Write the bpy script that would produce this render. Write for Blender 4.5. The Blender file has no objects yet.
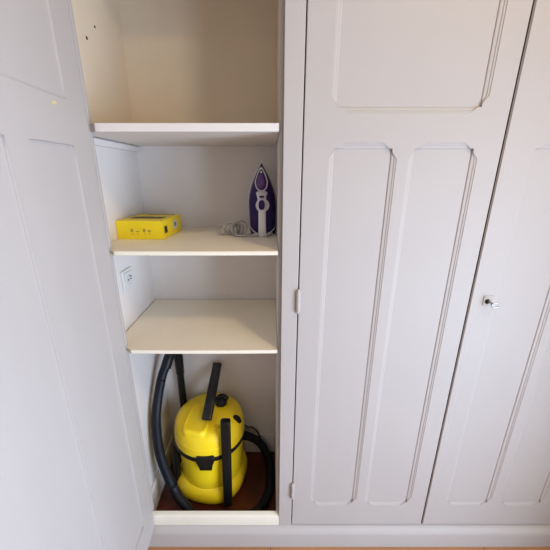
import bpy, bmesh, math, random
from mathutils import Vector, Matrix
random.seed(4)
S = bpy.context.scene
C = S.collection
PI = math.pi

# ------------------------------------------------------------------ materials
def mat(name, col, rough=.5, metal=0, noise=0, nscale=6, bump=0, bscale=40, col2=None, coat=0, spec=.5):
    m = bpy.data.materials.new(name); m.use_nodes = True
    nt = m.node_tree; b = nt.nodes['Principled BSDF']
    b.inputs['Base Color'].default_value = (*col, 1)
    b.inputs['Roughness'].default_value = rough
    b.inputs['Metallic'].default_value = metal
    b.inputs['Coat Weight'].default_value = coat
    b.inputs['Specular IOR Level'].default_value = spec
    tc = nt.nodes.new('ShaderNodeTexCoord')
    if noise:
        n = nt.nodes.new('ShaderNodeTexNoise'); n.inputs['Scale'].default_value = nscale
        n.inputs['Detail'].default_value = 5
        nt.links.new(tc.outputs['Object'], n.inputs['Vector'])
        r = nt.nodes.new('ShaderNodeValToRGB')
        c2 = col2 or tuple(c * (1 - noise) for c in col)
        r.color_ramp.elements[0].position = .3; r.color_ramp.elements[0].color = (*c2, 1)
        r.color_ramp.elements[1].position = .62; r.color_ramp.elements[1].color = (*col, 1)
        nt.links.new(n.outputs['Fac'], r.inputs['Fac'])
        nt.links.new(r.outputs['Color'], b.inputs['Base Color'])
    if bump:
        n2 = nt.nodes.new('ShaderNodeTexNoise'); n2.inputs['Scale'].default_value = bscale
        n2.inputs['Detail'].default_value = 4
        nt.links.new(tc.outputs['Object'], n2.inputs['Vector'])
        bp = nt.nodes.new('ShaderNodeBump'); bp.inputs['Strength'].default_value = bump
        bp.inputs['Distance'].default_value = .002
        nt.links.new(n2.outputs['Fac'], bp.inputs['Height'])
        nt.links.new(bp.outputs['Normal'], b.inputs['Normal'])
    return m

def floor_mat():
    m = bpy.data.materials.new('parquet'); m.use_nodes = True
    nt = m.node_tree; b = nt.nodes['Principled BSDF']
    tc = nt.nodes.new('ShaderNodeTexCoord')
    br = nt.nodes.new('ShaderNodeTexBrick')
    br.inputs['Scale'].default_value = 1
    br.inputs['Brick Width'].default_value = .9; br.inputs['Row Height'].default_value = .09
    br.inputs['Mortar Size'].default_value = .0012
    br.inputs['Color1'].default_value = (.47, .25, .12, 1); br.inputs['Color2'].default_value = (.40, .20, .09, 1)
    br.inputs['Mortar'].default_value = (.06, .022, .01, 1)
    nt.links.new(tc.outputs['Object'], br.inputs['Vector'])
    mp = nt.nodes.new('ShaderNodeMapping'); mp.inputs['Scale'].default_value = (3, 60, 3)
    nt.links.new(tc.outputs['Object'], mp.inputs['Vector'])
    n = nt.nodes.new('ShaderNodeTexNoise'); n.inputs['Scale'].default_value = 1; n.inputs['Detail'].default_value = 6
    nt.links.new(mp.outputs['Vector'], n.inputs['Vector'])
    mx = nt.nodes.new('ShaderNodeMix'); mx.data_type = 'RGBA'; mx.blend_type = 'MULTIPLY'
    mx.inputs[0].default_value = .7
    r = nt.nodes.new('ShaderNodeValToRGB')
    r.color_ramp.elements[0].color = (.5, .45, .4, 1); r.color_ramp.elements[1].color = (1.2, 1.15, 1.1, 1)
    nt.links.new(n.outputs['Fac'], r.inputs['Fac'])
    nt.links.new(br.outputs['Color'], mx.inputs[6]); nt.links.new(r.outputs['Color'], mx.inputs[7])
    nt.links.new(mx.outputs[2], b.inputs['Base Color'])
    b.inputs['Roughness'].default_value = .38
    return m

M = dict(
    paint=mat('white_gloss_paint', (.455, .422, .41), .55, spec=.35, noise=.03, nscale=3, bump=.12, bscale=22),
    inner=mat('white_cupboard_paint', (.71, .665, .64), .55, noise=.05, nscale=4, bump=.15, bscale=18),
    shelf=mat('cream_shelf_paint', (.83, .77, .65), .5, noise=.04, nscale=4, bump=.1, bscale=15),
    tan=mat('old_cream_distemper', (.70, .60, .47), .75, noise=.07, nscale=3, bump=.2, bscale=14),
    sill=mat('cream_sill_paint', (.80, .76, .66), .42, noise=.06, nscale=7, bump=.1),
    wall=mat('wall_paint', (.60, .56, .50), .8, noise=.03, bump=.1),
    ceil=mat('ceiling_paint', (.78, .71, .58), .85),
    floor=floor_mat(),
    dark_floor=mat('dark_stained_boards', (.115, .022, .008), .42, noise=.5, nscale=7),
    yellow=mat('yellow_plastic', (.98, .73, .016), .33, noise=.06, nscale=9, bump=.05, bscale=60),
    black=mat('black_plastic', (.007, .007, .008), .42, spec=.3, noise=.3, nscale=14),
    hose=mat('black_ribbed_hose', (.007, .008, .014), .48, spec=.25),
    scuffed=mat('scuffed_black_plastic', (.007, .007, .008), .32, noise=.5, nscale=24, spec=.4, col2=(.03, .03, .034)),
    cable=mat('grey_cable', (.03, .03, .035), .5),
    hole=mat('dark_hole', (.01, .008, .008), .9),
    indigo=mat('indigo_plastic', (.022, .008, .095), .4, spec=.25),
    violet=mat('violet_translucent_plastic', (.075, .008, .15), .15, coat=.5),
    white=mat('white_plastic', (.72, .71, .74), .35),
    steel=mat('steel', (.36, .35, .34), .38, metal=1),
    cord=mat('pale_grey_cord', (.43, .41, .40), .55),
    boxy=mat('yellow_card', (.87, .66, .01), .5, noise=.03, nscale=8),
    ink=mat('brown_ink', (.10, .06, .02), .6),
    inkgrey=mat('grey_ink', (.28, .23, .06), .6),
    inkpale=mat('pale_ink', (.62, .62, .60), .55),
    socket=mat('socket_plastic', (.66, .65, .62), .35),
    chip=mat('old_yellow_paint', (.62, .52, .30), .7),
    edge=mat('gap_shade_edge', (.045, .022, .015), .8, noise=.4, nscale=12),  # dark brown door sides: shade of the door gaps put into the colour
    glass=mat('window_glass', (1, 1, 1), 0),
    bulb=mat('lamp_glass', (.9, .87, .8), .3),
)
g = M['glass'].node_tree.nodes['Principled BSDF']; g.inputs['Transmission Weight'].default_value = 1
g.inputs['IOR'].default_value = 1.02

# ------------------------------------------------------------------ mesh helpers
def obj(name, bm, m, parent=None, smooth=None, bevel=0, seg=2, recalc=True):
    if recalc: bmesh.ops.recalc_face_normals(bm, faces=bm.faces[:])
    me = bpy.data.meshes.new(name)
    if smooth is not None:
        for f in bm.faces: f.smooth = True
    bm.to_mesh(me); bm.free()
    for k in (m if isinstance(m, (list, tuple)) else [m]): me.materials.append(k)
    o = bpy.data.objects.new(name, me); C.objects.link(o)
    if parent is not None:
        o.parent = parent
        p = Vector((0, 0, 0)); q = parent
        while q is not None: p += q.location; q = q.parent
        o.location = -p            # meshes are written in world space; things are unrotated Empties
    if bevel:
        b = o.modifiers.new('bevel', 'BEVEL'); b.width = bevel; b.segments = seg; b.limit_method = 'ANGLE'
        b.angle_limit = math.radians(35)
    if smooth:
        bpy.context.view_layer.update()
        me.set_sharp_from_angle(angle=math.radians(smooth))
    return o

def box(bm, x0, x1, y0, y1, z0, z1, mi=0):
    v = [bm.verts.new(p) for p in ((x0, y0, z0), (x1, y0, z0), (x1, y1, z0), (x0, y1, z0), (x0, y0, z1), (x1, y0, z1), (x1, y1, z1), (x0, y1, z1))]
    for f in ((0, 3, 2, 1), (4, 5, 6, 7), (0, 1, 5, 4), (1, 2, 6, 5), (2, 3, 7, 6), (3, 0, 4, 7)):
        bm.faces.new([v[i] for i in f]).material_index = mi
    return v

def bx(*a):
    bm = bmesh.new(); box(bm, *a); return bm

def ring_loft(bm, rings, cap=True, closed=False):
    L = [[bm.verts.new(p) for p in r] for r in rings]
    n = len(L[0])
    pairs = list(zip(L, L[1:])) + ([(L[-1], L[0])] if closed else [])
    for a, b in pairs:
        for i in range(n):
            bm.faces.new((a[i], a[(i + 1) % n], b[(i + 1) % n], b[i]))
    if cap and not closed:
        bm.faces.new(L[0][::-1]); bm.faces.new(L[-1])
    return L

def lathe(bm, prof, cx, cy, n=64, mod=None, axis='z', cz=0):
    rings = []
    for r, h in prof:
        ring = []
        for i in range(n):
            a = 2 * PI * i / n
            rr = max(r, 1e-4) * (mod(a, h) if mod else 1)
            if axis == 'z': ring.append((cx + rr * math.cos(a), cy + rr * math.sin(a), h))
            elif axis == 'y': ring.append((cx + rr * math.cos(a), h, cz + rr * math.sin(a)))
            else: ring.append((h, cy + rr * math.cos(a), cz + rr * math.sin(a)))
        rings.append(ring)
    ring_loft(bm, rings)

def spline(pts, step=.006):
    P = [Vector(p) for p in pts]
    P = [P[0] * 2 - P[1]] + P + [P[-1] * 2 - P[-2]]
    out = []
    for i in range(1, len(P) - 2):
        a, b, c, d = P[i - 1:i + 3]
        n = max(2, int((c - b).length / step))
        for k in range(n):
            t = k / n
            out.append(.5 * ((2 * b) + (c - a) * t + (2 * a - 5 * b + 4 * c - d) * t * t + (3 * b - a - 3 * c + d) * t ** 3))
    out.append(P[-2].copy())
    return out

def tube(bm, pts, r, n=12, radf=None, flat=None):
    up = Vector((0, 0, 1)); rings = []; prev = None
    N = len(pts)
    for i, p in enumerate(pts):
        t = (pts[min(i + 1, N - 1)] - pts[max(i - 1, 0)]).normalized()
        if prev is None:
            a = t.cross(Vector((0, 1, 0)))
            if a.length < .1: a = t.cross(Vector((1, 0, 0)))
        else:
            a = prev - t * prev.dot(t)
        a.normalize(); prev = a
        b = t.cross(a)
        rr = r if radf is None else radf(i, N)
        rings.append([p + (a * math.cos(2 * PI * k / n) + b * math.sin(2 * PI * k / n)) * rr for k in range(n)])
    ring_loft(bm, rings)

def thing(name, label, cat, loc, group=None):
    o = bpy.data.objects.new(name, None); C.objects.link(o)
    o.location = loc; o.empty_display_size = .05
    o['label'] = label; o['category'] = cat
    if group: o['group'] = group
    bpy.context.view_layer.update()
    return o

def tag(o, label, cat, group=None):
    o['label'] = label; o['category'] = cat
    if group: o['group'] = group
    return o

def struct(name, bm, m, parent=None, bevel=0):
    o = obj(name, bm, m, parent, bevel=bevel); o['kind'] = 'structure'
    return o

# ------------------------------------------------------------------ dimensions (metres)
D = .906            # front plane of the wardrobe
YB = 1.368          # back of the cupboard
XL, XR = -.552, .024
ZT, ZM, ZB = 1.609, 1.277, .933       # shelf heights (top one: its underside)
TOP = 2.36

# ------------------------------------------------------------------ room shell
RX0, RX1, RY0, RH = -1.7, 1.32, -2.5, 2.9
struct('floor', bx(RX0 - .1, RX1 + .1, RY0 - .1, 1.5, -.1, 0), M['floor'])
struct('ceiling', bx(RX0 - .1, RX1 + .1, RY0 - .1, 1.5, RH, RH + .1), M['ceil'])
struct('wall_left', bx(RX0 - .1, RX0, RY0 - .1, 1.5, 0, RH), M['wall'])
struct('wall_front', bx(RX0, RX1, RY0 - .1, RY0, 0, RH), M['wall'])
struct('wall_back', bx(RX0, RX1, 1.392, 1.5, 0, RH), M['wall'])
struct('wall_alcove', bx(RX0, XL - .024, D + .012, 1.392, 0, RH), M['wall'])
WY0, WY1, WZ0, WZ1 = -1.45, .3, .08, 1.68          # tall window in the right wall
bm = bmesh.new()
box(bm, RX1, RX1 + .1, RY0 - .1, WY0, 0, RH); box(bm, RX1, RX1 + .1, WY1, 1.5, 0, RH)
box(bm, RX1, RX1 + .1, WY0, WY1, 0, WZ0); box(bm, RX1, RX1 + .1, WY0, WY1, WZ1, RH)
struct('wall_right', bm, M['wall'])
bm = bmesh.new()
for y0, y1 in ((WY0, WY0 + .05), (WY1 - .05, WY1), ((WY0 + WY1) / 2 - .04, (WY0 + WY1) / 2 + .04)):
    box(bm, RX1 + .02, RX1 + .07, y0, y1, WZ0, WZ1)
for z0, z1 in ((WZ0, WZ0 + .07), (WZ1 - .05, WZ1)):
    for y0, y1 in ((WY0 + .05, (WY0 + WY1) / 2 - .04), ((WY0 + WY1) / 2 + .04, WY1 - .05)):
        box(bm, RX1 + .02, RX1 + .07, y0, y1, z0, z1)
struct('window_1', bm, M['paint'])

# ------------------------------------------------------------------ the wardrobe
ward = thing('wardrobe', 'white painted built-in wardrobe with panelled doors, its left door standing open', 'wardrobe', (.35, 1.13, 0))
def part(name, bm, m, parent=None, **k): return obj(name, bm, m, parent or ward, **k)

P = M['paint']
# base: low moulded plinth, then the sill rail of the open bay
bm = bmesh.new()
prof = [(D - .020, 0), (D - .020, .068), (D - .019, .076), (D - .014, .086), (D - .006, .094), (D + .002, .099), (D + .03, .1), (D + .03, 0)]
ring_loft(bm, [[(x, y, z) for y, z in prof] for x in (-.575, 1.315)])
part('plinth', bm, P, smooth=40)
bm = bmesh.new()
prof = [(D + .001, .1), (D + .001, .143), (D + .003, .149), (D + .007, .152), (D + .022, .153), (D + .022, .1)]
ring_loft(bm, [[(x, y, z) for y, z in prof] for x in (-.509, .034)])
part('sill', bm, M['sill'], smooth=40)
part('bottom_rail', bx(.034, 1.24, D + .03, D + .05, 0.1, .16), P)
# posts of the face frame
part('post', bx(-.575, -.509, D, D + .04, .1, TOP), P, bevel=.002)
part('post', bx(.034, .0855, D, D + .04, .1, TOP), P, bevel=.002)
part('post', bx(1.181, 1.315, D, D + .04, .1, TOP), P, bevel=.002)
part('door_stop', bx(XR, .034, D + .02, D + .04, .0, TOP), P, bevel=.002)
part('door_stop', bx(-.509, -.497, D + .026, D + .04, .0, TOP), P, bevel=.002)
part('head_rail', bx(-.509, 1.181, D, D + .04, 2.22, TOP), P, bevel=.002)
part('top_panel', bx(-.575, 1.315, D, 1.388, TOP, TOP + .02), P)
bm = bmesh.new(); box(bm, -.575, 1.315, D - .01, D + .02, TOP + .02, RH - .002)
part('cornice', bm, P, bevel=.004)
# carcass: limewashed cream above the top shelf, white below
zs = ZT + .011
part('back_panel', bx(-.574, XR + .02, YB, YB + .018, 0, zs), M['inner'])
part('back_panel', bx(-.574, XR + .02, YB, YB + .018, zs, TOP), M['tan'])
part('back_panel', bx(XR + .02, 1.315, YB, YB + .018, 0, TOP), M['inner'])
part('side_panel', bx(-.574, XL, D + .04, YB, 0, zs), M['inner'])
o = part('side_panel', bx(-.574, XL, D + .04, YB, zs, TOP), M['tan'])
for y, z, r in ((1.102, 1.888, .0055), (1.163, 1.939, .0045)):
    bm = bmesh.new(); lathe(bm, [(0, XL - .001), (r, XL - .001), (r * .8, XL + .0012), (0, XL + .0012)], 0, y, 10, axis='x', cz=z)
    obj('nail_hole', bm, M['hole'], o)
part('partition', bx(XR, XR + .02, D + .04, YB, 0, zs), M['inner'])
part('partition', bx(XR, XR + .02, D + .04, YB, zs, TOP), M['tan'])
part('side_panel', bx(1.295, 1.315, D + .04, YB, 0, TOP), M['inner'])
# shelves
def shelf(z0, z1, gl, gb, sag, m):
    bm = bmesh.new(); n = 16; rings = []
    x0, x1 = XL + gl, XR - .001
    for i in range(n + 1):
        t = i / n; x = x0 + (x1 - x0) * t; s = -sag * 4 * t * (1 - t)
        yf = D + .041 - (.031 if x > -.497 else .0)
        rings.append([(x, yf, z0 + s), (x, YB - gb, z0 + s), (x, YB - gb, z1 + s), (x, yf, z1 + s)])
    ring_loft(bm, rings)
    return part('shelf', bm, m, bevel=.0025)
# (front edge stands just behind the door line, notched round the left stop)
shelf(ZT, ZT + .022, .006, .002, 0, M['inner'])
shelf(ZM - .0135, ZM, .001, .001, .001, M['shelf'])
shelf(ZB - .0135, ZB, .005, .005, .002, M['shelf'])
part('shelf_batten', bx(XL, XL + .016, D + .045, YB - .004, ZT - .024, ZT - .004), M['inner'], bevel=.002)
part('shelf_batten', bx(XL, XL + .016, D + .045, YB - .004, ZM - .036, ZM - .0150), M['inner'], bevel=.002)
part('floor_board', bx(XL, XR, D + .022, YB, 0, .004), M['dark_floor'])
part('skirting', bx(XL + .014, XR - .001, YB - .014, YB, 0, .125), M['inner'], bevel=.004)
part('skirting', bx(XL, XL + .014, D + .055, YB, 0, .125), M['inner'], bevel=.004)

# ---- panelled doors -------------------------------------------------
DT = .026
def sm(t):
    t = max(0, min(1, t)); return t * t * (3 - 2 * t)
def door(name, w, z0, z1, opens, hinge_x, rot, flip, cmax=.015, dp=1):
    """door leaf written in its own frame: x across, visible face at y=0 (towards -y, or +y when flipped)"""
    f = -1 if flip else 1
    root = None
    T = Matrix.Translation((hinge_x[0], hinge_x[1], 0)) @ Matrix.Rotation(rot, 4, 'Z')
    def W(x, y, z): return T @ Vector((x, y * f, z))
    bm = bmesh.new()
    prof = [(1, 0), (.97, .0020), (.64, .0028), (.56, .0050), (.14, .0062), (0, .0074), (0, .0108)]
    prof = [(c_, d_ * dp) for c_, d_ in prof]
    r = .0018
    outer = [(r, z0 + r), (w - r, z0 + r), (w - r, z1 - r), (r, z1 - r)]
    ov = [bm.verts.new((x, 0, z)) for x, z in outer]
    edges = [bm.edges.new((ov[i], ov[(i + 1) % 4])) for i in range(4)]
    rings_all = []
    for (a0, a1, b0, b1) in opens:
        pts = []
        cor = [(a0, b0), (a1, b0), (a1, b1), (a0, b1)]
        nrm = [(0, -1), (1, 0), (0, 1), (-1, 0)]
        for k in range(4):
            p, q = cor[k], cor[(k + 1) % 4]
            L = math.hypot(q[0] - p[0], q[1] - p[1])
            ds = [0, .006, .010, .014, .018, .022, .026, .030, .034, .038]
            us = ds + [L / 2] + [L - d for d in ds[:0:-1]]
            for u in us:
                e = min(u, L - u)
                c = cmax * math.sin(PI / 2 * sm((e - .006) / .030))
                pts.append((p[0] + (q[0] - p[0]) * u / L, p[1] + (q[1] - p[1]) * u / L, nrm[k][0] * c, nrm[k][1] * c))
        rings = []
        for fr, d in prof:
            rings.append([bm.verts.new((x + nx * fr, d, z + nz * fr)) for x, z, nx, nz in pts])
        n = len(pts)
        edges += [bm.edges.new((rings[0][i], rings[0][(i + 1) % n])) for i in range(n)]
        rings_all.append(rings)
    bmesh.ops.triangle_fill(bm, use_beauty=True, use_dissolve=False, edges=edges, normal=(0, -1, 0))
    for rings in rings_all:
        n = len(rings[0])
        for a, b in zip(rings, rings[1:]):
            for i in range(n):
                bm.faces.new((a[i], a[(i + 1) % n], b[(i + 1) % n], b[i])).smooth = False
    # eased edges, sides and back
    l1 = [bm.verts.new((x, r, z)) for x, z in ((0, z0), (w, z0), (w, z1), (0, z1))]
    l2 = [bm.verts.new((v.co.x, DT, v.co.z)) for v in l1]
    for A, B in ((ov, l1), (l1, l2)):
        for i in range(4): bm.faces.new((A[i], A[(i + 1) % 4], B[(i + 1) % 4], B[i])).material_index = 1 if A is l1 else 0
    bm.faces.new(l2)
    for v in bm.verts: v.co = W(*v.co)
    frame = part('door', bm, [P, M['edge'] if not flip else P])
    for (a0, a1, b0, b1) in opens:
        bm = bmesh.new()
        box(bm, a0 - .004, a1 + .004, .0100 * dp, .0100 * dp + .007, b0 - .004, b1 + .004)
        for v in bm.verts: v.co = W(*v.co)
        obj('panel', bm, P, frame)
    return frame, W

def opens(a, b, c, d): return [(a, b, .230, 1.566), (c, d, .230, 1.566), (a, d, 1.667, 2.13)]
z0, z1 = .106, 2.215
# middle door (closed)
d2, W2 = door('door', .5404, z0, z1, opens(.0845, .2435, .3045, .4645), (.0885, D), 0, False, .0145, .75)
# right door (closed)
d3, W3 = door('door', .544, z0, z1, opens(.089, .246, .304, .463), (.6325, D), 0, False, .0145, .75)
bm = bmesh.new()      # flat eased lath along its meeting edge
box(bm, .6345, .6548, D - .0028, D + .001, z0 + .004, z1 - .004)
obj('meeting_lath', bm, P, d3, bevel=.0012, seg=2)
# left door, standing open at a right angle: its inner face looks to the right
th = math.radians(2.5)
d1, W1 = door('door', .565, z0, z1, opens(.086, .247, .308, .469), (-.4838, D - .003), -PI / 2 + th, True, .0015, .62)
# hinges on the gap between post and middle door
for z, h in ((1.117, .066), (.301, .066), (2.03, .066)):
    bm = bmesh.new()
    R = .0068
    lathe(bm, [(0, z - h / 2 - .008), (.004, z - h / 2 - .007), (.0055, z - h / 2 - .002), (R, z - h / 2), (R, z - .001), (R * .9, z), (R, z + .001), (R, z + h / 2), (.0055, z + h / 2 + .002), (.004, z + h / 2 + .007), (0, z + h / 2 + .008)], .087, D - .005, 16)
    obj('hinge', bm, P, d2, smooth=40)
for z in (.34, 1.15, 1.93):
    bm = bmesh.new()
    lathe(bm, [(0, z - .04), (.006, z - .04), (.006, z + .04), (0, z + .04)], -.5115, D - .008, 12)
    obj('hinge', bm, P, d1, smooth=40)
# square escutcheon with keyhole, right door
bm = bmesh.new(); box(bm, .673, .705, D - .0022, D + .001, 1.103, 1.135)
e = obj('escutcheon', bm, P, d3, bevel=.001)
bm = bmesh.new(); lathe(bm, [(0, D - .0035), (.008, D - .0035), (.008, D), (0, D)], .686, 0, 14, axis='y', cz=1.1165)
obj('keyhole', bm, M['hole'], e)
# chipped paint on the open door
bm = bmesh.new()
pts = [(-.011, .001), (-.004, .0045), (.004, .0035), (.011, -.001), (.006, -.0045), (-.005, -.003)]
q = [bm.verts.new(W1(.137 + x, -.0006, 1.650 + z)) for x, z in pts]; q2 = [bm.verts.new(W1(.137 + x, .0006, 1.650 + z)) for x, z in pts]
for i in range(6): bm.faces.new((q[i], q[(i + 1) % 6], q2[(i + 1) % 6], q2[i]))
bm.faces.new(q); bm.faces.new(q2)
obj('paint_chip', bm, M['chip'], d1)

# key in the lock
key = thing('key', 'small steel key sticking out of the lock of the right-hand door', 'key', (.688, D - .004, 1.118))
bm = bmesh.new(); tube(bm, [Vector((.688, D - .003, 1.118)), Vector((.689, D - .014, 1.117)), Vector((.690, D - .026, 1.116))], .0034, 10)
obj('shaft', bm, M['steel'], key, smooth=40)
bm = bmesh.new()
rings = []
for i in range(28):
    a = 2 * PI * i / 28
    c = Vector((.6955 + .0125 * math.cos(a), D - .027, 1.1135 + .007 * math.sin(a)))
    u = Vector((math.cos(a), 0, math.sin(a)))
    rings.append([c + (u * math.cos(2 * PI * k / 10) * .0024 + Vector((0, 1, 0)) * math.sin(2 * PI * k / 10) * .0020) for k in range(10)])
ring_loft(bm, rings, closed=True)
obj('bow', bm, M['steel'], key, smooth=60)

# ------------------------------------------------------------------ wall socket
so = thing('wall_socket', 'square white wall socket on the left side wall of the open cupboard', 'socket', (XL, 1.12, 1.117))
obj('frame', bx(XL, XL + .008, 1.079, 1.161, 1.078, 1.158), M['socket'], so, bevel=.003)
obj('faceplate', bx(XL + .008, XL + .012, 1.089, 1.151, 1.088, 1.148), M['socket'], so, bevel=.002)
bm = bmesh.new(); lathe(bm, [(.021, XL + .0115), (.0215, XL + .0128), (.0195, XL + .0128), (.018, XL + .0122), (0, XL + .0121)], 0, 1.12, 28, axis='x', cz=1.118)
obj('well', bm, M['inkpale'], so, smooth=40)
for dy in (-.0095, .0095):
    bm = bmesh.new(); lathe(bm, [(0, XL + .012), (.003, XL + .012), (.003, XL + .0135), (0, XL + .0135)], 0, 1.12 + dy, 10, axis='x', cz=1.118)
    obj('pin_hole', bm, M['hole'], so)
bm = bmesh.new(); lathe(bm, [(0, XL + .012), (.0025, XL + .012), (.0022, XL + .022), (0, XL + .023)], 0, 1.12, 10, axis='x', cz=1.131)
obj('earth_pin', bm, M['steel'], so)

# ------------------------------------------------------------------ yellow carton
bm = bmesh.new()
bw, bd, bh = .167, .200, .065
box(bm, 0, bw, 0, bd, .0, bh)
def quad(pl, a0, a1, b0, b1, mi):
    e = .0004
    if pl == 'f': p = [(a0, -e, b0), (a1, -e, b0), (a1, -e, b1), (a0, -e, b1)]
    elif pl == 't': p = [(a0, b0, bh + e), (a1, b0, bh + e), (a1, b1, bh + e), (a0, b1, bh + e)]
    else: p = [(bw + e, a0, b0), (bw + e, a1, b0), (bw + e, a1, b1), (bw + e, a0, b1)]
    bm.faces.new([bm.verts.new(q) for q in p]).material_index = mi
for i, x in enumerate((.050, .070, .095, .113)):                # small pictograms on the front
    quad('f', x, x + .011, .026, .029, 2); quad('f', x + .001, x + .010, .0305, .034, 2 if i != 1 else 0)
    if i in (0, 2): quad('f', x + .002, x + .009, .0345, .038, 2)
    quad('f', x + .002, x + .010, .018, .0200, 2)
quad('t', .020, .142, .062, .112, 1)                           # dark picture on the lid
quad('t', .035, .085, .118, .128, 2); quad('t', .040, .150, .176, .188, 1)
quad('s', .018, .046, .018, .044, 1); quad('s', .022, .042, .022, .040, 2)
quad('s', .108, .150, .020, .052, 3); quad('s', .118, .140, .028, .044, 1)
for v in list(bm.verts): pass
c = obj('carton', bm, [M['boxy'], M['ink'], M['inkgrey'], M['inkpale']], None, recalc=False)
c.location = (-.5505, 1.1, ZM + .0002); c.rotation_euler = (0, 0, math.radians(-3))
tag(c, 'yellow cardboard box lying on the middle shelf at the left', 'box')

# ------------------------------------------------------------------ steam iron standing on its heel
iron = thing('steam_iron', 'purple and white steam iron standing upright on the middle shelf', 'iron', (-.031, 1.2, ZM))
IX, IZ = -.031, ZM
def halfw(t):                      # t 0 heel .. 1 tip
    u = max(0, (t - .42) / .58)
    return .0525 * math.sin(PI / 2 * max(0, 1 - u)) if u > 0 else .0525 - .002 * (1 - t / .42)
def plan(z0, z1, k, inset=0, n=26, dx=-.004):
    L = []
    for i in range(n + 1):
        t = i / n; L.append((max(halfw(t) * k - inset, .0004), z0 + (z1 - z0) * t, dx * t))
    return [(IX + d + w, z) for w, z, d in L] + [(IX + d - w, z) for w, z, d in L[::-1]]
def plate(bm, layers):
    ring_loft(bm, [[(x, y, z) for x, z in plan(*a)] for y, a in layers])
H0 = IZ + .006
bm = bmesh.new(); plate(bm, [(1.262, (H0, IZ + .270, 1.05)), (1.250, (H0 - .001, IZ + .276, 1.09)), (1.236, (H0, IZ + .276, 1.09))])
obj('soleplate', bm, M['white'], iron, smooth=40)
bm = bmesh.new(); plate(bm, [(1.236, (H0, IZ + .263, .99)), (1.235, (IZ, IZ + .262, 1.0)), (1.215, (IZ, IZ + .260, .98)), (1.195, (IZ, IZ + .256, .92)), (1.183, (IZ + .006, IZ + .250, .80)), (1.178, (IZ + .014, IZ + .242, .62))])
obj('body', bm, M['indigo'], iron, smooth=50)
# pale outline ring around the nose
def drop(k, n=40):
    L = []
    for i in range(n):
        a = 2 * PI * i / n
        s = math.sin(a); c_ = math.cos(a)
        z = IZ + .196 + (.051 if c_ > 0 else .034) * k * c_
        w = .0238 * k * (abs(s) ** .85) * (1 if s > 0 else -1) * (1 - .5 * max(0, c_))
        L.append((IX - .003 + w, z))
    return L
bm = bmesh.new()
o_, i_ = drop(1.0), drop(.84)
ring_loft(bm, [[(x, 1.19, z) for x, z in o_], [(x, 1.172, z) for x, z in o_], [(x, 1.170, z) for x, z in drop(.96)], [(x, 1.170, z) for x, z in drop(.88)], [(x, 1.174, z) for x, z in i_]], cap=False)
obj('trim_ring', bm, M['white'], iron, smooth=45)
bm = bmesh.new()
ring_loft(bm, [[(x, 1.19, z) for x, z in i_], [(x, 1.1735, z) for x, z in i_], [(x, 1.168, z) for x, z in drop(.7)], [(x, 1.165, z) for x, z in drop(.4)], [(x, 1.1645, z) for x, z in drop(.05)]])
obj('water_tank', bm, M['violet'], iron, smooth=60)
bm = bmesh.new(); lathe(bm, [(0, 1.165), (.0035, 1.165), (.004, 1.172), (0, 1.172)], IX - .003, 0, 14, axis='y', cz=IZ + .230)
obj('spray_nozzle', bm, M['white'], iron, smooth=40)
# handle: arch standing off the body
bm = bmesh.new()
hp = spline([(IX, 1.182, IZ + .002), (IX, 1.150, IZ + .004), (IX, 1.134, IZ + .022), (IX, 1.130, IZ + .06), (IX, 1.132, IZ + .100), (IX - .001, 1.142, IZ + .132), (IX - .002, 1.160, IZ + .150), (IX - .002, 1.185, IZ + .156)], .005)
rings = []
for i, p in enumerate(hp):
    t = (hp[min(i + 1, len(hp) - 1)] - hp[max(i - 1, 0)]).normalized(); nrm = Vector((1, 0, 0)).cross(t)
    u = i / (len(hp) - 1)
    wx = .0165 - .003 * math.sin(PI * u) + .006 * max(0, u - .75) * 4 ; wy = .010
    rings.append([p + Vector((1, 0, 0)) * wx * abs(math.cos(2 * PI * k / 18)) ** .7 * (1 if math.cos(2 * PI * k / 18) > 0 else -1) + nrm * wy * math.sin(2 * PI * k / 18) for k in range(18)])
ring_loft(bm, rings)
obj('handle', bm, M['white'], iron, smooth=50)
bm = bmesh.new()
lathe(bm, [(0, 1.176), (.0255, 1.178), (.0265, 1.186), (0, 1.188)], IX, 0, 32, axis='y', cz=IZ + .112)
obj('temperature_dial', bm, M['white'], iron, smooth=40)
bm = bmesh.new()
ring_loft(bm, [[(IX - .001 + .0115 * math.cos(a) * abs(math.cos(a)) ** -.3, y, IZ + .118 + .017 * math.sin(a)) for a in [2 * PI * (k + .5) / 20 for k in range(20)]] for y in (1.130, 1.121, 1.119)])
obj('thumb_grip', bm, M['indigo'], iron, smooth=40)
bm = bmesh.new(); box(bm, IX - .010, IX + .008, 1.130, 1.142, IZ + .143, IZ + .149)
obj('steam_button', bm, M['indigo'], iron, bevel=.002)
bm = bmesh.new()
ring_loft(bm, [[(x, y, IZ + z) for x, y in ((IX - .052, 1.255), (IX - .050, 1.20), (IX - .020, 1.165), (IX + .020, 1.165), (IX + .050, 1.20), (IX + .052, 1.255))] for z in (0, .007)])
obj('heel_rest', bm, M['white'], iron, bevel=.002)
for sg in (-1, 1):
    bm = bmesh.new(); tube(bm, spline([(IX + sg * .0515, 1.205, IZ + .034), (IX + sg * .038, 1.178, IZ + .018), (IX + sg * .016, 1.164, IZ + .006)], .006), .002, 8)
    obj('heel_trim', bm, M['white'], iron, smooth=60)
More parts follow.
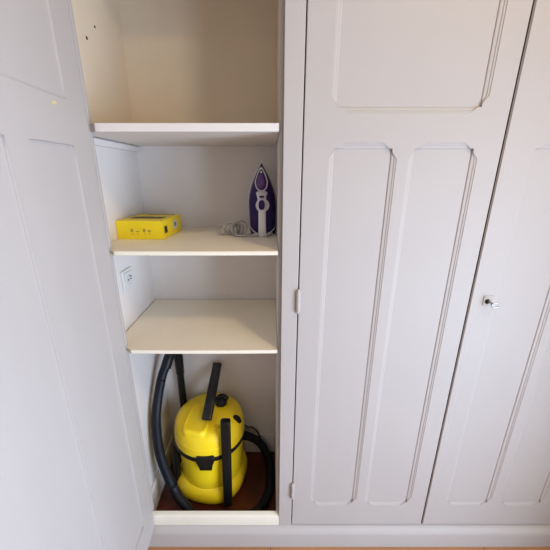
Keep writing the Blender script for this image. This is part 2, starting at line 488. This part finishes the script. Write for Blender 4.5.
# mains lead, wound in a loose bundle
bm = bmesh.new()
cx, cy, cz = -.128, 1.176, ZM
pts = [(IX + .035, 1.172, ZM + .010), (IX + .024, 1.152, ZM + .006), (IX - .03, 1.140, ZM + .0042), (IX - .075, 1.142, ZM + .0042), (-.135, 1.152, ZM + .006)]
for k in range(5):
    tilt = (.2, -.35, .6, -.1, .45)[k]; off = (0, -.018, .012, -.034, -.008)[k]; rr = (.021, .018, .023, .019, .016)[k]
    for j in range(9):
        a = -PI / 2 + 2 * PI * j / 9
        pts.append((cx + off + rr * math.cos(a), cy + .004 * k + rr * tilt * math.sin(a) + .012 * math.cos(a), cz + .0045 + rr + rr * math.sin(a)))
pts += [(-.165, 1.19, ZM + .012), (-.178, 1.18, ZM + .012)]
tube(bm, spline(pts, .004), .0036, 8)
cord = obj('power_cord', bm, M['cord'], iron, smooth=60)
bm = bmesh.new()
tube(bm, [Vector((-.176, 1.182, ZM + .0125)), Vector((-.186, 1.176, ZM + .014)), Vector((-.192, 1.172, ZM + .014))], .012, 14, radf=lambda i, N: (.006, .0125, .0125)[i])
pl = obj('plug', bm, M['cord'], cord, smooth=40)

# ------------------------------------------------------------------ vacuum cleaner
VX, VY = -.298, 1.213
vac = thing('vacuum_cleaner', 'yellow and black drum vacuum cleaner standing on the cupboard floor', 'vacuum cleaner', (VX, VY, 0))
Yl, Bk = M['yellow'], M['black']
bm = bmesh.new()
lathe(bm, [(0, .045), (.147, .045), (.150, .05), (.151, .14), (.154, .22), (.160, .280), (.163, .289), (0, .289)], VX + .003, VY, 72)
obj('tank', bm, Yl, vac, smooth=40)
bm = bmesh.new()
fm = lambda a, h: 1 + .035 * math.cos(4 * (a + PI / 4 + .2)) * max(0, 1 - max(0, h - .06) / .09)
lathe(bm, [(0, .018), (.150, .018), (.168, .022), (.176, .034), (.177, .055), (.174, .072), (.166, .086), (.1545, .098), (.152, .100), (0, .100)], VX, VY, 72, mod=fm)
obj('chassis', bm, Yl, vac, smooth=40)
for k in range(4):
    a = PI / 4 + .2 + k * PI / 2 + (PI / 4)
    x, y = VX + .148 * math.cos(a), VY + .148 * math.sin(a)
    bm = bmesh.new(); lathe(bm, [(0, -.0 + x - .011), (.015, x - .011), (.018, x - .007), (.018, x + .007), (.015, x + .011), (0, x + .011)], 0, y, 18, axis='x', cz=.0185)
    obj('caster', bm, Bk, vac, smooth=40)
# black seal band
bm = bmesh.new()
def band_z(a): return 0
lathe(bm, [(.150, .281), (.1665, .281), (.1695, .284), (.1695, .300), (.1665, .303), (.150, .303)], VX, VY, 72)
obj('seal_band', bm, Bk, vac, smooth=40)
# motor head
bm = bmesh.new()
lathe(bm, [(0, .303), (.160, .303), (.1675, .306), (.1685, .312), (.1665, .345), (.1665, .347), (.1640, .349), (.1640, .352), (.1655, .354), (.1635, .364), (.161, .379), (.156, .391), (.148, .401), (.134, .409), (.110, .4145), (.06, .418), (0, .419)], VX, VY, 72)
obj('motor_head', bm, Yl, vac, smooth=35)
# raised filter flap on the front left of the head
bm = bmesh.new()
def rrect(cx, cy, w, d, r, ang, z, sh=1, slope=(0, 0)):
    L = []
    for (sx, sy, a0) in ((1, 1, 0), (-1, 1, PI / 2), (-1, -1, PI), (1, -1, 3 * PI / 2)):
        for k in range(7):
            a = a0 + PI / 2 * k / 6
            x = sx * (w / 2 - r) + r * math.cos(a); y = sy * (d / 2 - r) + r * math.sin(a)
            x *= sh; y *= sh
            X = x * math.cos(ang) - y * math.sin(ang); Y = x * math.sin(ang) + y * math.cos(ang)
            L.append((cx + X, cy + Y, z + X * slope[0] + Y * slope[1]))
    return L
cor = [(-.287, 1.056), (-.272, 1.250), (-.385, 1.275), (-.402, 1.083)]
def flap(k, z):
    c0 = Vector((sum(p[0] for p in cor) / 4, sum(p[1] for p in cor) / 4)); L = []
    for i in range(4):
        p0, p1, p2 = (Vector(cor[(i + q) % 4]) for q in (-1, 0, 1))
        a = p1 + (p0 - p1).normalized() * .035; b = p1 + (p2 - p1).normalized() * .035
        for n_ in range(8):
            t = n_ / 7; q = a.lerp(p1, t).lerp(p1.lerp(b, t), t)
            d_ = q - Vector((VX, VY))
            if d_.length > .1665: q = Vector((VX, VY)) + d_ * (.1665 / d_.length)
            q = c0 + (q - c0) * k
            L.append((q.x, q.y, z))
    return L
ring_loft(bm, [flap(1, .372), flap(1, .406), flap(.985, .414), flap(.95, .421), flap(.90, .4245), flap(.80, .425), flap(.78, .423), flap(.2, .423)])
obj('filter_flap', bm, Yl, vac, smooth=35)
# latch at the front, its twin at the back
for s, nm in ((-1, 'latch'), (1, 'latch')):
    bm = bmesh.new()
    y = VY + s * .178
    x = VX + (.008 if s < 0 else 0)
    ring_loft(bm, [[(x + w * k, y - s * dy, z) for k in (-1, 1)] + [(x + w * k, VY + s * .155, z) for k in (1, -1)] for w, z, dy in ((.022, .236, .010), (.028, .243, .004), (.031, .268, 0), (.040, .290, 0), (.040, .314, .002), (.034, .320, .006))])
    obj(nm, bm, Bk, vac, bevel=.004)
# rotary switch and grip recess, small button
bm = bmesh.new()
lathe(bm, [(0, .405), (.028, .405), (.029, .436), (.025, .452), (.012, .459), (0, .460)], VX + .052, VY + .048, 24, mod=lambda a, h: 1 + (.06 * math.cos(6 * a) if h > .42 else 0))
sw = obj('rotary_switch', bm, Bk, vac, smooth=50)
bm = bmesh.new(); tube(bm, spline([(VX + .040, VY + .045, .458), (VX + .060, VY + .05, .463), (VX + .086, VY + .052, .444)], .004), .010, 10)
obj('switch_pointer', bm, Bk, sw, smooth=50)
bm = bmesh.new()
R = Matrix.Translation((VX + .1385, VY - .035, .397)) @ Matrix.Rotation(math.radians(-15), 4, 'Z') @ Matrix.Rotation(math.radians(38), 4, 'Y')
ring_loft(bm, [[R @ Vector((.024 * k * math.cos(a), .017 * k * math.sin(a), z)) for a in [2 * PI * i / 24 for i in range(24)]] for k, z in ((1, -.012), (1, .004), (.9, .007), (.1, .007))])
obj('grip_recess', bm, Bk, vac, smooth=50)
bm = bmesh.new()
lathe(bm, [(0, .39), (.014, .39), (.014, .413), (.011, .418), (0, .419)], VX + .052, VY - .098, 20)
obj('head_button', bm, Yl, vac, smooth=50)
# hose: from the side of the head round behind and right, along the sill, then up the left to the hand grip
bm = bmesh.new()
hpts = [(-.175, 1.29, .19), (-.122, 1.315, .155), (-.062, 1.318, .110), (-.017, 1.290, .046), (-.001, 1.215, .023), (-.010, 1.11, .022), (-.055, 1.022, .022), (-.13, .990, .022), (-.25, .985, .022), (-.335, .988, .030), (-.390, 1.004, .085), (-.447, 1.042, .140), (-.496, 1.070, .290), (-.511, 1.098, .41), (-.511, 1.13, .50), (-.502, 1.20, .605), (-.486, 1.235, .655), (-.478, 1.25, .672)]
HS = spline(hpts, .004)
tube(bm, HS, .0215, 14, radf=lambda i, N: .0222 if i % 2 else .0198)
hz = obj('hose', bm, M['hose'], vac, smooth=70)
bm = bmesh.new()
tube(bm, spline([(-.488, 1.230, .645), (-.477, 1.250, .682), (-.468, 1.280, .702), (-.462, 1.312, .698), (-.459, 1.331, .660), (-.4585, 1.334, .58)], .008), .023, 16, radf=lambda i, N: .024 - .003 * i / N)
obj('hose_grip', bm, Bk, vac, smooth=60)
bm = bmesh.new()
tp = [Vector((-.4585, 1.334, .63)), Vector((-.4585, 1.334, .545)), Vector((-.4585, 1.334, .535)), Vector((-.4580, 1.334, .30)), Vector((-.4570, 1.332, .012))]
tube(bm, tp, .0175, 18, radf=lambda i, N: (.0205, .0205, .0175, .0175, .0175)[i])
obj('suction_tube', bm, Bk, vac, smooth=40)
bm = bmesh.new()
tube(bm, spline([(-.150, 1.26, .31), (-.128, 1.30, .235), (-.100, 1.335, .195), (-.07, 1.346, .15), (-.05, 1.346, .08), (-.05, 1.345, .02)], .01), .004, 8)
obj('power_cord', bm, M['cable'], vac, smooth=60)
# black tool holder on the left of the chassis
bm = bmesh.new()
ring_loft(bm, [rrect(VX - .164, VY - .055, .030, .062, .012, math.radians(18), z, s) for z, s in ((.06, .8), (.07, 1), (.19, 1), (.235, .8), (.24, .6))])
obj('tool_holder', bm, Bk, vac, smooth=40)

# two loose black tools
def rtube(name, p, q, w0, w1, t0, t1, m, label, cat, up=Vector((0, 0, 1))):
    p, q = Vector(p), Vector(q); d = (q - p).normalized(); side = d.cross(up).normalized(); n = side.cross(d)
    def ring(c, w, t, n_=24):
        L = []
        for k in range(n_):
            a = 2 * PI * k / n_; ca, sa = math.cos(a), math.sin(a)
            L.append(c + side * w * abs(ca) ** .5 * (1 if ca > 0 else -1) + n * t * abs(sa) ** .5 * (1 if sa > 0 else -1))
        return L
    bm = bmesh.new()
    rs = [ring(p + d * .008, w0 * .78, t0 * .72), ring(p, w0 * .82, t0 * .78), ring(p, w0 * .96, t0 * .95)]
    for i in range(9):
        u = (i + .2) / 8.4
        rs.append(ring(p.lerp(q, u), w0 + (w1 - w0) * u, t0 + (t1 - t0) * u))
    rs += [ring(q - d * .002, w1, t1), ring(q, w1 * .93, t1 * .93), ring(q - d * .006, w1 * .8, t1 * .8)]
    ring_loft(bm, rs)
    o = obj(name, bm, m, None, smooth=45)
    return tag(o, label, cat)
rtube('crevice_nozzle', (-.2885, 1.122, .447), (-.2690, 1.345, .590), .0235, .0215, .014, .013, M['scuffed'],
      'short black nozzle lying across the yellow vacuum lid and leaning on the back', 'nozzle')
rtube('extension_tube', (-.1975, 1.034, .047), (-.1945, 1.066, .495), .0195, .0215, .015, .017, M['black'],
      'straight black tube propped upright against the front of the yellow vacuum', 'tube', up=Vector((0, -1, 0)))

# ------------------------------------------------------------------ light
w = bpy.data.worlds.new('World'); S.world = w; w.use_nodes = True
w.node_tree.nodes['Background'].inputs[0].default_value = (.75, .86, 1, 1)
w.node_tree.nodes['Background'].inputs[1].default_value = 1.0
def area(name, loc, rot, sx, sy, power, col):
    l = bpy.data.lights.new(name, 'AREA'); l.shape = 'RECTANGLE'; l.size = sx; l.size_y = sy; l.energy = power; l.color = col
    o = bpy.data.objects.new(name, l); C.objects.link(o); o.location = loc; o.rotation_euler = rot
    return o
area('window_daylight', (RX1 + .12, (WY0 + WY1) / 2, (WZ0 + WZ1) / 2), (0, PI / 2, 0), WZ1 - WZ0, WY1 - WY0, 96, (.62, .78, 1))
# ceiling lamp of the room
LX, LY = .95, -.3
lamp = thing('ceiling_lamp', 'round white ceiling lamp above the floor in front of the wardrobe', 'lamp', (LX, LY, RH))
bm = bmesh.new(); lathe(bm, [(0, RH - .001), (.09, RH - .001), (.09, RH - .03), (0, RH - .03)], LX, LY, 32)
obj('ceiling_plate', bm, M['white'], lamp, smooth=40)
l = bpy.data.lights.new('lamp_light', 'AREA'); l.shape = 'DISK'; l.size = .26; l.energy = 20; l.color = (1, .74, .42)
lo = bpy.data.objects.new('lamp_light', l); C.objects.link(lo); lo.location = (LX, LY, RH - .06)

# ------------------------------------------------------------------ camera
cam = bpy.data.cameras.new('camera'); co = bpy.data.objects.new('camera', cam); C.objects.link(co)
co.location = (0, 0, 1.5); co.rotation_euler = (PI / 2 - math.radians(18.09), 0, 0)
cam.sensor_fit = 'HORIZONTAL'; cam.sensor_width = 36; cam.lens = 36 * 309 / 550
cam.shift_x = (275 - 270.7) / 550
cam.clip_start = .02
S.camera = co
S.view_settings.view_transform = 'Standard'; S.view_settings.look = 'None'
S.view_settings.gamma = 1; S.view_settings.exposure = .1
S.view_settings.use_curve_mapping = False
try:
    S.cycles.use_denoising = True; S.cycles.max_bounces = 10; S.cycles.diffuse_bounces = 8
except Exception: pass
